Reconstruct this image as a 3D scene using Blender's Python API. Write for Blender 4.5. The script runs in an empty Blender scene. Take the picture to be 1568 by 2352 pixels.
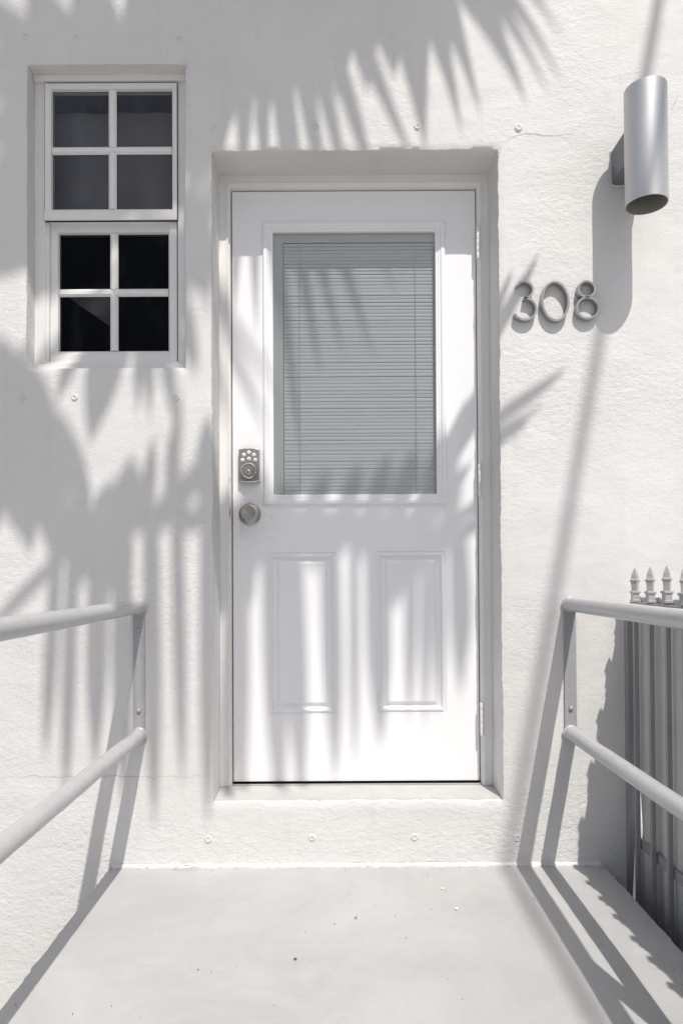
import bpy, bmesh, math, random
from mathutils import Vector, Matrix, noise
random.seed(7)
R = math.radians
scene = bpy.context.scene
C = scene.collection

# ------------------------------------------------------------------ camera
# x to the right, y into the wall (wall face y = 0), z up from the painted landing (z = 0)
cam = bpy.data.cameras.new('camera')
cam.sensor_fit = 'VERTICAL'
cam.sensor_width = 24.0
cam.sensor_height = 36.0
cam.lens = 36.0 * 1568.0 / 2352.0
cam.shift_x = 0.003875
cam.shift_y = 0.05064
cam.clip_start = 0.05
cam.clip_end = 500.0
cam_o = bpy.data.objects.new('camera', cam)
C.objects.link(cam_o)
cam_o.matrix_world = (Matrix.Translation((0, -2.166, 0.923)) @ Matrix.Rotation(R(90.8), 4, 'X')
                      @ Matrix.Rotation(R(-0.3), 4, 'Z'))
scene.camera = cam_o

# ------------------------------------------------------------------ sky, sun, exposure
SUN = Vector((0.305, -1.0, 1.65)).normalized()        # towards the sun
world = bpy.data.worlds.new('World')
scene.world = world
world.use_nodes = True
wn = world.node_tree
sky = wn.nodes.new('ShaderNodeTexSky')
sky.sky_type = 'NISHITA'
sky.sun_disc = False
sky.sun_elevation = math.asin(SUN.z)
sky.sun_rotation = math.atan2(SUN.x, SUN.y)
sky.air_density = 1.0
sky.dust_density = 3.0
sky.ozone_density = 0.5
bg = wn.nodes['Background']
wn.links.new(sky.outputs[0], bg.inputs[0])
bg.inputs[1].default_value = 0.095
sun = bpy.data.lights.new('sun', 'SUN')
sun.energy = 3.6
sun.angle = R(0.53)
sun.color = (1.0, 0.962, 0.908)
sun_o = bpy.data.objects.new('sun', sun)
C.objects.link(sun_o)
sun_o.rotation_euler = (-SUN).to_track_quat('-Z', 'Y').to_euler()
vs = scene.view_settings
vs.view_transform = 'Standard'
vs.look = 'None'
vs.gamma = 1.0
vs.use_curve_mapping = False
vs.exposure = 0.12
scene.cycles.max_bounces = 10
scene.cycles.diffuse_bounces = 6
scene.cycles.glossy_bounces = 5
scene.cycles.transparent_max_bounces = 16
scene.cycles.caustics_reflective = False
scene.cycles.caustics_refractive = False

# ------------------------------------------------------------------ materials
def N(t, kind, **kw):
    n = t.nodes.new(kind)
    for k, v in kw.items():
        if hasattr(n, k):
            setattr(n, k, v)
        else:
            n.inputs[k.replace('_', ' ')].default_value = v
    return n

def mat(name, col, rough=0.6, metal=0.0, var=0.05, vscale=6.0, bump=0.0, bscale=300.0, bdist=0.001, spec=0.5, rvar=0.0):
    m = bpy.data.materials.new(name)
    m.use_nodes = True
    t = m.node_tree
    b = t.nodes['Principled BSDF']
    b.inputs['Roughness'].default_value = rough
    b.inputs['Metallic'].default_value = metal
    b.inputs['Specular IOR Level'].default_value = spec
    co = t.nodes.new('ShaderNodeNewGeometry')
    nz = N(t, 'ShaderNodeTexNoise', Scale=vscale, Detail=6.0, Roughness=0.6)
    t.links.new(co.outputs['Position'], nz.inputs['Vector'])
    r = t.nodes.new('ShaderNodeValToRGB')
    r.color_ramp.elements[0].position = 0.3
    r.color_ramp.elements[1].position = 0.7
    r.color_ramp.elements[0].color = tuple(max(0, c * (1 - var)) for c in col) + (1,)
    r.color_ramp.elements[1].color = tuple(min(1, c * (1 + var)) for c in col) + (1,)
    t.links.new(nz.outputs['Fac'], r.inputs[0])
    t.links.new(r.outputs[0], b.inputs['Base Color'])
    if rvar:
        mr = N(t, 'ShaderNodeMapRange')
        mr.inputs[3].default_value = max(0.02, rough - rvar)
        mr.inputs[4].default_value = min(1, rough + rvar)
        t.links.new(nz.outputs['Fac'], mr.inputs[0])
        t.links.new(mr.outputs[0], b.inputs['Roughness'])
    if bump:
        n2 = N(t, 'ShaderNodeTexNoise', Scale=bscale, Detail=3.0)
        t.links.new(co.outputs['Position'], n2.inputs['Vector'])
        bp = N(t, 'ShaderNodeBump', Strength=bump, Distance=bdist)
        t.links.new(n2.outputs['Fac'], bp.inputs['Height'])
        t.links.new(bp.outputs[0], b.inputs['Normal'])
    return m

def stucco_material():
    m = bpy.data.materials.new('painted_stucco')
    m.use_nodes = True
    t = m.node_tree
    L = t.links.new
    b = t.nodes['Principled BSDF']
    b.inputs['Roughness'].default_value = 0.62
    b.inputs['Specular IOR Level'].default_value = 0.3
    g = t.nodes.new('ShaderNodeNewGeometry')
    def pos(sx, sy, sz, rot=0.0):
        mp = t.nodes.new('ShaderNodeMapping')
        mp.inputs['Scale'].default_value = (sx, sy, sz)
        mp.inputs['Rotation'].default_value = (0, rot, 0)
        L(g.outputs['Position'], mp.inputs[0])
        return mp.outputs[0]
    # colour: faint mottling, warmer worn patches, tiny pits
    n1 = N(t, 'ShaderNodeTexNoise', Scale=2.2, Detail=8.0, Roughness=0.65)
    L(pos(1, 1, 1), n1.inputs['Vector'])
    r1 = t.nodes.new('ShaderNodeValToRGB')
    r1.color_ramp.elements[0].position = 0.32
    r1.color_ramp.elements[0].color = (0.664, 0.654, 0.640, 1)
    r1.color_ramp.elements[1].position = 0.62
    r1.color_ramp.elements[1].color = (0.706, 0.704, 0.694, 1)
    L(n1.outputs['Fac'], r1.inputs[0])
    v = N(t, 'ShaderNodeTexVoronoi', Scale=46.0)
    v.inputs['Randomness'].default_value = 1.0
    L(pos(1, 1, 1.3), v.inputs['Vector'])
    v2 = N(t, 'ShaderNodeTexNoise', Scale=5.0, Detail=2.0)
    L(pos(1, 1, 1), v2.inputs['Vector'])
    th = N(t, 'ShaderNodeMath', operation='MULTIPLY_ADD')
    th.inputs[1].default_value = 0.22
    th.inputs[2].default_value = -0.06
    L(v2.outputs['Fac'], th.inputs[0])
    pit = N(t, 'ShaderNodeMath', operation='LESS_THAN')
    L(v.outputs['Distance'], pit.inputs[0])
    L(th.outputs[0], pit.inputs[1])
    wn_ = N(t, 'ShaderNodeTexWhiteNoise')
    L(v.outputs['Color'], wn_.inputs['Vector'])
    keep = N(t, 'ShaderNodeMath', operation='GREATER_THAN')
    keep.inputs[1].default_value = 0.93
    L(wn_.outputs['Value'], keep.inputs[0])
    pk = N(t, 'ShaderNodeMath', operation='MULTIPLY')
    L(pit.outputs[0], pk.inputs[0]); L(keep.outputs[0], pk.inputs[1])
    dr = N(t, 'ShaderNodeTexNoise', Scale=3.0, Detail=5.0, Roughness=0.6)
    L(pos(5.0, 1, 0.35), dr.inputs['Vector'])
    dm = N(t, 'ShaderNodeMapRange')
    dm.inputs[1].default_value = 0.55; dm.inputs[2].default_value = 0.78
    dm.inputs[3].default_value = 0.0; dm.inputs[4].default_value = 0.45
    L(dr.outputs['Fac'], dm.inputs[0])
    mxd = N(t, 'ShaderNodeMixRGB')
    mxd.inputs[2].default_value = (0.62, 0.585, 0.56, 1)
    L(dm.outputs[0], mxd.inputs[0]); L(r1.outputs[0], mxd.inputs[1])
    mx = N(t, 'ShaderNodeMixRGB')
    mx.inputs[2].default_value = (0.42, 0.39, 0.37, 1)
    L(pk.outputs[0], mx.inputs[0]); L(mxd.outputs[0], mx.inputs[1])
    L(mx.outputs[0], b.inputs['Base Color'])
    # relief: slow undulation, trowel streaks along x, grit, smooth and rough areas
    und = N(t, 'ShaderNodeTexNoise', Scale=9.0, Detail=3.0)
    L(pos(0.8, 1, 1.2), und.inputs['Vector'])
    tro = N(t, 'ShaderNodeTexNoise', Scale=52.0, Detail=4.0, Roughness=0.6, Distortion=0.3)
    L(pos(0.8, 1, 1.3, 0.2), tro.inputs['Vector'])
    grit = N(t, 'ShaderNodeTexNoise', Scale=210.0, Detail=3.0, Roughness=0.6)
    L(pos(0.7, 1, 1.0), grit.inputs['Vector'])
    area = N(t, 'ShaderNodeTexNoise', Scale=1.7, Detail=4.0)
    L(pos(1, 1, 1), area.inputs['Vector'])
    am = N(t, 'ShaderNodeMapRange')
    am.inputs[1].default_value = 0.38; am.inputs[2].default_value = 0.66
    am.inputs[3].default_value = 0.15; am.inputs[4].default_value = 1.1
    L(area.outputs['Fac'], am.inputs[0])
    tr = N(t, 'ShaderNodeMath', operation='MULTIPLY')
    sx = N(t, 'ShaderNodeSeparateXYZ')
    L(g.outputs['Position'], sx.inputs[0])
    lowm = N(t, 'ShaderNodeMapRange')          # rougher render near the foot of the wall
    lowm.inputs[1].default_value = 0.32; lowm.inputs[2].default_value = 0.1
    lowm.inputs[3].default_value = 0.0; lowm.inputs[4].default_value = 0.4
    L(sx.outputs[2], lowm.inputs[0])
    ad = N(t, 'ShaderNodeMath', operation='ADD')
    L(am.outputs[0], ad.inputs[0]); L(lowm.outputs[0], ad.inputs[1])
    L(tro.outputs['Fac'], tr.inputs[0]); L(ad.outputs[0], tr.inputs[1])
    s1 = N(t, 'ShaderNodeMath', operation='MULTIPLY_ADD')
    s1.inputs[1].default_value = 0.7
    L(und.outputs['Fac'], s1.inputs[0]); L(tr.outputs[0], s1.inputs[2])
    s2 = N(t, 'ShaderNodeMath', operation='MULTIPLY_ADD')
    s2.inputs[1].default_value = 0.22
    L(grit.outputs['Fac'], s2.inputs[0]); L(s1.outputs[0], s2.inputs[2])
    s3 = N(t, 'ShaderNodeMath', operation='MULTIPLY_ADD')
    s3.inputs[1].default_value = -0.5
    L(pk.outputs[0], s3.inputs[0]); L(s2.outputs[0], s3.inputs[2])
    bp = N(t, 'ShaderNodeBump', Strength=1.0, Distance=0.0037)
    L(s3.outputs[0], bp.inputs['Height'])
    L(bp.outputs[0], b.inputs['Normal'])
    return m

def floor_material():
    m = bpy.data.materials.new('grey_floor_paint')
    m.use_nodes = True
    t = m.node_tree
    L = t.links.new
    b = t.nodes['Principled BSDF']
    b.inputs['Roughness'].default_value = 0.5
    b.inputs['Specular IOR Level'].default_value = 0.4
    g = t.nodes.new('ShaderNodeNewGeometry')
    n1 = N(t, 'ShaderNodeTexNoise', Scale=2.6, Detail=9.0, Roughness=0.68, Distortion=0.8)
    L(g.outputs['Position'], n1.inputs['Vector'])
    r1 = t.nodes.new('ShaderNodeValToRGB')
    r1.color_ramp.elements[0].position = 0.3
    r1.color_ramp.elements[0].color = (0.405, 0.403, 0.400, 1)
    r1.color_ramp.elements[1].position = 0.7
    r1.color_ramp.elements[1].color = (0.500, 0.500, 0.498, 1)
    L(n1.outputs['Fac'], r1.inputs[0])
    v = N(t, 'ShaderNodeTexVoronoi', Scale=38.0)
    L(g.outputs['Position'], v.inputs['Vector'])
    w = N(t, 'ShaderNodeTexWhiteNoise')
    L(v.outputs['Color'], w.inputs['Vector'])
    mm = N(t, 'ShaderNodeMath', operation='MULTIPLY_ADD')
    mm.inputs[1].default_value = 0.5; mm.inputs[2].default_value = -0.44
    L(w.outputs['Value'], mm.inputs[0])
    lt = N(t, 'ShaderNodeMath', operation='LESS_THAN')
    L(v.outputs['Distance'], lt.inputs[0]); L(mm.outputs[0], lt.inputs[1])
    sc = N(t, 'ShaderNodeMath', operation='MULTIPLY')
    sc.inputs[1].default_value = 0.4
    L(lt.outputs[0], sc.inputs[0])
    mp = t.nodes.new('ShaderNodeMapping')
    mp.inputs['Rotation'].default_value = (0, 0, 0.6)
    mp.inputs['Scale'].default_value = (3, 26, 1)
    L(g.outputs['Position'], mp.inputs[0])
    sn = N(t, 'ShaderNodeTexNoise', Scale=2.4, Detail=7.0, Roughness=0.7)
    L(mp.outputs[0], sn.inputs['Vector'])
    sm = N(t, 'ShaderNodeMapRange')
    sm.inputs[1].default_value = 0.56; sm.inputs[2].default_value = 0.76
    sm.inputs[3].default_value = 0.0; sm.inputs[4].default_value = 0.6
    L(sn.outputs['Fac'], sm.inputs[0])
    mxs_ = N(t, 'ShaderNodeMixRGB')
    mxs_.inputs[2].default_value = (0.40, 0.385, 0.37, 1)
    L(sm.outputs[0], mxs_.inputs[0]); L(r1.outputs[0], mxs_.inputs[1])
    mx = N(t, 'ShaderNodeMixRGB')
    mx.inputs[2].default_value = (0.2, 0.19, 0.18, 1)
    L(sc.outputs[0], mx.inputs[0]); L(mxs_.outputs[0], mx.inputs[1])
    L(mx.outputs[0], b.inputs['Base Color'])
    n2 = N(t, 'ShaderNodeTexNoise', Scale=18.0, Detail=6.0, Roughness=0.65)
    L(g.outputs['Position'], n2.inputs['Vector'])
    bp = N(t, 'ShaderNodeBump', Strength=0.8, Distance=0.003)
    L(n2.outputs['Fac'], bp.inputs['Height'])
    L(bp.outputs[0], b.inputs['Normal'])
    return m

def glass_material(name, tint, refl=1.0, rough=0.0, smear=0.0):
    m = bpy.data.materials.new(name)
    m.use_nodes = True
    t = m.node_tree
    L = t.links.new
    t.nodes.remove(t.nodes['Principled BSDF'])
    out = t.nodes['Material Output']
    tr = N(t, 'ShaderNodeBsdfTransparent')
    tr.inputs[0].default_value = tint + (1,)
    gl = N(t, 'ShaderNodeBsdfGlossy')
    gl.inputs['Roughness'].default_value = rough
    fr = N(t, 'ShaderNodeFresnel', IOR=1.5)
    mu = N(t, 'ShaderNodeMath', operation='MULTIPLY')
    mu.inputs[1].default_value = refl
    L(fr.outputs[0], mu.inputs[0])
    mix = N(t, 'ShaderNodeMixShader')
    L(mu.outputs[0], mix.inputs[0]); L(tr.outputs[0], mix.inputs[1]); L(gl.outputs[0], mix.inputs[2])
    last = mix
    if smear:
        g = t.nodes.new('ShaderNodeNewGeometry')
        mp = t.nodes.new('ShaderNodeMapping')
        mp.inputs['Scale'].default_value = (1, 1, 0.35)
        mp.inputs['Rotation'].default_value = (0, 0.5, 0)
        L(g.outputs['Position'], mp.inputs[0])
        nz = N(t, 'ShaderNodeTexNoise', Scale=16.0, Detail=6.0, Roughness=0.65)
        L(mp.outputs[0], nz.inputs['Vector'])
        mr = N(t, 'ShaderNodeMapRange')
        mr.inputs[1].default_value = 0.5; mr.inputs[2].default_value = 0.8
        mr.inputs[3].default_value = 0.0; mr.inputs[4].default_value = smear
        L(nz.outputs['Fac'], mr.inputs[0])
        df = N(t, 'ShaderNodeBsdfDiffuse')
        df.inputs[0].default_value = (0.5, 0.5, 0.52, 1)
        mix2 = N(t, 'ShaderNodeMixShader')
        L(mr.outputs[0], mix2.inputs[0]); L(mix.outputs[0], mix2.inputs[1]); L(df.outputs[0], mix2.inputs[2])
        last = mix2
    L(last.outputs[0], out.inputs[0])
    return m

M = {
    'stucco': stucco_material(),
    'floor': floor_material(),
    'door': mat('white_door_paint', (0.86, 0.86, 0.87), 0.38, var=0.015, vscale=3, bump=0.15, bscale=120, bdist=0.0006),
    'trim': mat('white_trim_paint', (0.80, 0.79, 0.775), 0.45, var=0.03, vscale=9, bump=0.35, bscale=70, bdist=0.0012),
    'window': mat('white_window_metal', (0.76, 0.75, 0.74), 0.42, var=0.03, vscale=20, bump=0.1, bscale=150),
    'gasket': mat('dark_rubber', (0.02, 0.02, 0.02), 0.8),
    'rail': mat('grey_rail_paint', (0.47, 0.47, 0.475), 0.27, var=0.04, vscale=14, bump=0.4, bscale=55, bdist=0.0012),
    'plate': mat('grey_bracket_paint', (0.36, 0.355, 0.37), 0.34, var=0.05, vscale=30, bump=0.7, bscale=90, bdist=0.0012),
    'fence': mat('silver_fence_paint', (0.30, 0.30, 0.31), 0.4, var=0.06, vscale=30, bump=0.25, bscale=120),
    'spear': mat('pale_silver_finial_paint', (0.40, 0.395, 0.395), 0.32, var=0.06, vscale=60, bump=0.3, bscale=160),
    'steel': mat('brushed_steel', (0.50, 0.49, 0.48), 0.3, metal=1.0, var=0.08, vscale=90, rvar=0.08),
    'chrome': mat('polished_nickel', (0.72, 0.70, 0.67), 0.16, metal=1.0, var=0.03),
    'locktile': mat('grey_lock_metal', (0.30, 0.29, 0.275), 0.42, metal=0.6, var=0.04, vscale=60),
    'button': mat('white_rubber_button', (0.82, 0.81, 0.79), 0.5),
    'ink': mat('grey_print', (0.25, 0.25, 0.25), 0.6),
    'number': mat('satin_steel_number', (0.42, 0.41, 0.41), 0.30, metal=0.75, var=0.08, vscale=120, rvar=0.1),
    'lamp': mat('satin_aluminium', (0.56, 0.56, 0.57), 0.46, metal=0.6, var=0.02, vscale=10),
    'lampin': mat('lamp_interior', (0.32, 0.32, 0.30), 0.5, metal=0.3),
    'lampbox': mat('lamp_bracket_grey', (0.13, 0.135, 0.145), 0.45, metal=0.0),
    'slat': mat('pale_blind_slat', (0.78, 0.80, 0.80), 0.5, var=0.02),
    'spacer': mat('white_spacer', (0.72, 0.72, 0.70), 0.55, var=0.02),
    'room': mat('dark_room', (0.012, 0.012, 0.012), 0.9),
    'shade': mat('grey_roller_shade', (0.22, 0.22, 0.225), 0.9, var=0.06, vscale=5),
    'frond': mat('palm_leaf_green', (0.06, 0.10, 0.035), 0.5, var=0.2, vscale=8),
    'trunk': mat('palm_bark', (0.20, 0.16, 0.12), 0.9, var=0.3, vscale=12, bump=0.8, bscale=30, bdist=0.02),
    'ground': mat('pale_concrete', (0.42, 0.41, 0.395), 0.85, var=0.12, vscale=1.3, bump=0.5, bscale=60, bdist=0.004),
    'sill': mat('pale_sill_paint', (0.50, 0.497, 0.49), 0.6, var=0.06, vscale=14, bump=0.8, bscale=40, bdist=0.003),
    'crack': mat('hairline_crack', (0.30, 0.28, 0.26), 0.9),
    'cable': mat('grey_conduit', (0.3, 0.3, 0.3), 0.6),
    'chip': mat('white_paint_chip', (0.78, 0.77, 0.76), 0.6),
    'scrap': mat('dry_leaf_brown', (0.11, 0.075, 0.06), 0.8),
    'rust': mat('rust_brown', (0.28, 0.12, 0.07), 0.8),
    'glass': glass_material('clear_pane', (0.88, 0.88, 0.885), 0.42, 0.0, 0.045),
    'glassdark': glass_material('screened_pane', (0.5, 0.5, 0.51), 0.16, 0.02, 0.02),
    'doorglass': glass_material('tinted_door_glass', (0.975, 0.985, 0.985), 0.7, 0.0, 0.0),
}

M['spun'] = mat('spun_steel', (0.38, 0.37, 0.355), 0.28, metal=1.0, var=0.04, vscale=60)
t = M['spun'].node_tree
tg = t.nodes.new('ShaderNodeTangent')
tg.direction_type = 'RADIAL'; tg.axis = 'Y'
t.links.new(tg.outputs[0], t.nodes['Principled BSDF'].inputs['Tangent'])
t.nodes['Principled BSDF'].inputs['Anisotropic'].default_value = 0.92

def add_dirt(m, col, centre, radius, amount, scale, lo, hi):
    t = m.node_tree
    b = t.nodes['Principled BSDF']
    src = b.inputs['Base Color'].links[0].from_socket
    g = t.nodes.new('ShaderNodeNewGeometry')
    nz = N(t, 'ShaderNodeTexNoise', Scale=scale, Detail=6.0, Roughness=0.7)
    t.links.new(g.outputs['Position'], nz.inputs['Vector'])
    mr = N(t, 'ShaderNodeMapRange')
    mr.inputs[1].default_value = lo; mr.inputs[2].default_value = hi
    mr.inputs[3].default_value = 0.0; mr.inputs[4].default_value = amount
    t.links.new(nz.outputs['Fac'], mr.inputs[0])
    fac = mr.outputs[0]
    if centre:
        ds = N(t, 'ShaderNodeVectorMath', operation='DISTANCE')
        ds.inputs[1].default_value = centre
        t.links.new(g.outputs['Position'], ds.inputs[0])
        m2 = N(t, 'ShaderNodeMapRange')
        m2.inputs[1].default_value = radius; m2.inputs[2].default_value = radius * 0.3
        t.links.new(ds.outputs['Value'], m2.inputs[0])
        mu = N(t, 'ShaderNodeMath', operation='MULTIPLY')
        t.links.new(fac, mu.inputs[0]); t.links.new(m2.outputs[0], mu.inputs[1])
        fac = mu.outputs[0]
    mx = N(t, 'ShaderNodeMixRGB')
    mx.inputs[2].default_value = col + (1,)
    t.links.new(fac, mx.inputs[0]); t.links.new(src, mx.inputs[1])
    t.links.new(mx.outputs[0], b.inputs['Base Color'])
add_dirt(M['door'], (0.55, 0.51, 0.46), (-0.31, 0.165, 1.12), 0.16, 0.5, 30, 0.4, 0.75)
add_dirt(M['door'], (0.5, 0.47, 0.44), None, 0, 0.7, 120, 0.70, 0.76)
add_dirt(M['rail'], (0.24, 0.21, 0.19), None, 0, 0.9, 70, 0.72, 0.745)
add_dirt(M['rail'], (0.40, 0.39, 0.385), None, 0, 0.6, 9, 0.52, 0.72)
add_dirt(M['plate'], (0.55, 0.55, 0.55), None, 0, 0.8, 80, 0.66, 0.70)
add_dirt(M['fence'], (0.25, 0.23, 0.22), None, 0, 0.7, 50, 0.60, 0.70)
add_dirt(M['trim'], (0.5, 0.46, 0.42), None, 0, 0.6, 60, 0.66, 0.74)

# sheet metal behind the railings: soft vertical streaks and fine slanting scratches
def sheet_material():
    m = mat('scratched_sheet', (0.62, 0.62, 0.61), 0.55, var=0.05, vscale=8)
    t = m.node_tree
    g = t.nodes.new('ShaderNodeNewGeometry')
    mp = t.nodes.new('ShaderNodeMapping')
    mp.inputs['Rotation'].default_value = (R(17), 0, 0)
    mp.inputs['Scale'].default_value = (1, 6, 130)
    t.links.new(g.outputs['Position'], mp.inputs[0])
    nz = N(t, 'ShaderNodeTexNoise', Scale=1.0, Detail=4.0, Roughness=0.7)
    t.links.new(mp.outputs[0], nz.inputs['Vector'])
    bp = N(t, 'ShaderNodeBump', Strength=0.5, Distance=0.0015)
    t.links.new(nz.outputs['Fac'], bp.inputs['Height'])
    t.links.new(bp.outputs[0], t.nodes['Principled BSDF'].inputs['Normal'])
    return m
M['sheet'] = sheet_material()
t = M['sheet'].node_tree            # thin fibreglass lets some daylight through
tl = N(t, 'ShaderNodeBsdfTranslucent')
tl.inputs[0].default_value = (0.62, 0.62, 0.60, 1)
mxs = N(t, 'ShaderNodeMixShader')
mxs.inputs[0].default_value = 0.28
t.links.new(t.nodes['Principled BSDF'].outputs[0], mxs.inputs[1])
t.links.new(tl.outputs[0], mxs.inputs[2])
t.links.new(mxs.outputs[0], t.nodes['Material Output'].inputs[0])

# ------------------------------------------------------------------ helpers
def empty(name, loc, label=None, cat=None, group=None, kind=None):
    o = bpy.data.objects.new(name, None)
    o.empty_display_size = 0.1
    C.objects.link(o)
    o.location = loc
    tag(o, label, cat, group, kind)
    return o

def tag(o, label=None, cat=None, group=None, kind=None):
    if label: o['label'] = label
    if cat: o['category'] = cat
    if group: o['group'] = group
    if kind: o['kind'] = kind
    return o

def link(name, me, parent=None):
    o = bpy.data.objects.new(name, me)
    C.objects.link(o)
    if parent:
        o.parent = parent
        w = Vector((0, 0, 0))
        p = parent
        while p:
            w = w + p.location
            p = p.parent
        o.location = -w          # vertices are in world coordinates
    return o

def build(name, bm, m, parent=None, smooth=None, bevel=0.0, seg=2):
    if bevel:
        es = [e for e in bm.edges if len(e.link_faces) == 2 and e.calc_face_angle(0) > 0.5]
        if es:
            bmesh.ops.bevel(bm, geom=es, offset=bevel, segments=seg, profile=0.5, affect='EDGES', clamp_overlap=True)
    bmesh.ops.recalc_face_normals(bm, faces=bm.faces)
    me = bpy.data.meshes.new(name)
    bm.to_mesh(me)
    bm.free()
    me.materials.append(m)
    if smooth is not None:
        me.polygons.foreach_set('use_smooth', [True] * len(me.polygons))
        if smooth < 3:
            me.set_sharp_from_angle(angle=smooth)
    return link(name, me, parent)

def box(bm, x0, x1, y0, y1, z0, z1):
    v = [bm.verts.new((x, y, z)) for x in (x0, x1) for y in (y0, y1) for z in (z0, z1)]
    for f in ((0, 1, 3, 2), (4, 6, 7, 5), (0, 4, 5, 1), (2, 3, 7, 6), (0, 2, 6, 4), (1, 5, 7, 3)):
        bm.faces.new([v[i] for i in f])

def boxo(name, x0, x1, y0, y1, z0, z1, m, parent=None, bevel=0.0015, seg=2):
    bm = bmesh.new()
    box(bm, x0, x1, y0, y1, z0, z1)
    return build(name, bm, m, parent, smooth=R(40), bevel=bevel, seg=seg)

def rings(bm, loops, closed=True, cap0=False, cap1=False):
    vv = [[bm.verts.new(p) for p in lp] for lp in loops]
    n = len(vv[0])
    for a, b in zip(vv, vv[1:]):
        for i in range(n if closed else n - 1):
            j = (i + 1) % n
            bm.faces.new((a[i], a[j], b[j], b[i]))
    if cap0: bm.faces.new(list(reversed(vv[0])))
    if cap1: bm.faces.new(vv[-1])

def rect_profile(bm, x0, x1, z0, z1, prof, cap=False, cap_first=False):
    """mitred frame: prof is a list of (inset, y)"""
    lp = [[(x0 + d, y, z0 + d), (x1 - d, y, z0 + d), (x1 - d, y, z1 - d), (x0 + d, y, z1 - d)] for d, y in prof]
    rings(bm, lp, True, cap_first, cap)

def lathe(bm, centre, axis, prof, n=32, cap0=False, cap1=False, squash=1.0):
    """prof: list of (radius, distance along axis)"""
    ax = Vector(axis).normalized()
    u = ax.orthogonal().normalized()
    w = ax.cross(u)
    lp = []
    for r, d in prof:
        lp.append([Vector(centre) + ax * d + (u * math.cos(2 * math.pi * i / n) + w * math.sin(2 * math.pi * i / n)) * r for i in range(n)])
    rings(bm, lp, True, cap0, cap1)

def tube(bm, pts, rad, n=10, caps=True):
    pts = [Vector(p) for p in pts]
    lp = []
    u = None
    for i, p in enumerate(pts):
        d = (pts[min(i + 1, len(pts) - 1)] - pts[max(i - 1, 0)]).normalized()
        u = (u - d * u.dot(d)).normalized() if u is not None else d.orthogonal().normalized()
        w = d.cross(u)
        r = rad(i / (len(pts) - 1)) if callable(rad) else rad
        lp.append([p + (u * math.cos(2 * math.pi * k / n) + w * math.sin(2 * math.pi * k / n)) * r for k in range(n)])
    rings(bm, lp, True, caps, caps)

def recentre(o, c):
    o.data.transform(Matrix.Translation(-Vector(c)))
    o.location = o.location + Vector(c)
    return o

def ns(x, y, z, s):
    return noise.noise(Vector((x * s, y * s, z * s)))

# ------------------------------------------------------------------ ground and landing
bm = bmesh.new()
g = bmesh.ops.create_grid(bm, x_segments=40, y_segments=40, size=60)
for v in bm.verts:
    v.co.z = -0.75
o = build('ground', bm, M['ground'])
tag(o, 'pale concrete ground below the landing', 'ground', kind='structure')

LX0, LX1, LY0 = -0.722, 0.833, -1.75
def landing():
    bm = bmesh.new()
    nx, ny = 60, 90
    vs_ = {}
    for i in range(nx + 1):
        for j in range(ny + 1):
            x = LX0 + (LX1 - LX0) * i / nx
            y = LY0 * j / ny
            z = 0.0025 * ns(x, y, 3, 2.3)
            if j == 0:
                y = 0.02
            if i == 0:
                x += 0.006 * ns(1, y, 0, 14) + 0.004 * ns(4, y, 0, 45); z -= 0.003
            if i == nx:
                x += 0.006 * ns(7, y, 0, 14) + 0.004 * ns(9, y, 0, 45); z -= 0.003
            vs_[i, j] = bm.verts.new((x, y, z))
    for i in range(nx):
        for j in range(ny):
            bm.faces.new((vs_[i, j], vs_[i, j + 1], vs_[i + 1, j + 1], vs_[i + 1, j]))
    def skirt(seq):
        low = [bm.verts.new((v.co.x, v.co.y, -0.74)) for v in seq]
        mid = [bm.verts.new((v.co.x, v.co.y, v.co.z - 0.012)) for v in seq]
        for a, b in ((seq, mid), (mid, low)):
            for k in range(len(seq) - 1):
                bm.faces.new((a[k], b[k], b[k + 1], a[k + 1]))
    skirt([vs_[0, j] for j in range(ny + 1)])
    skirt([vs_[nx, j] for j in range(ny + 1)])
    skirt([vs_[i, ny] for i in range(nx + 1)])
    o = build('landing', bm, M['floor'], smooth=R(40))
    tag(o, 'light grey painted concrete landing in front of the door', 'landing', kind='structure')
    return o
landing()

# ------------------------------------------------------------------ the stucco wall
wall = empty('stucco_wall', (0, 0, -0.75), 'white painted rough stucco wall around the door and window', 'wall')
DO = (-0.398, 0.520, 0.200, 2.280)      # door opening
WO = (-0.987, -0.479, 1.581, 2.561)     # window opening

def lines(a, b, step, must):
    out = [a]
    for m_ in sorted(x for x in must if a < x < b) + [b]:
        n = max(1, round((m_ - out[-1]) / step))
        p = out[-1]
        out += [p + (m_ - p) * k / n for k in range(1, n + 1)]
    return out

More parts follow.
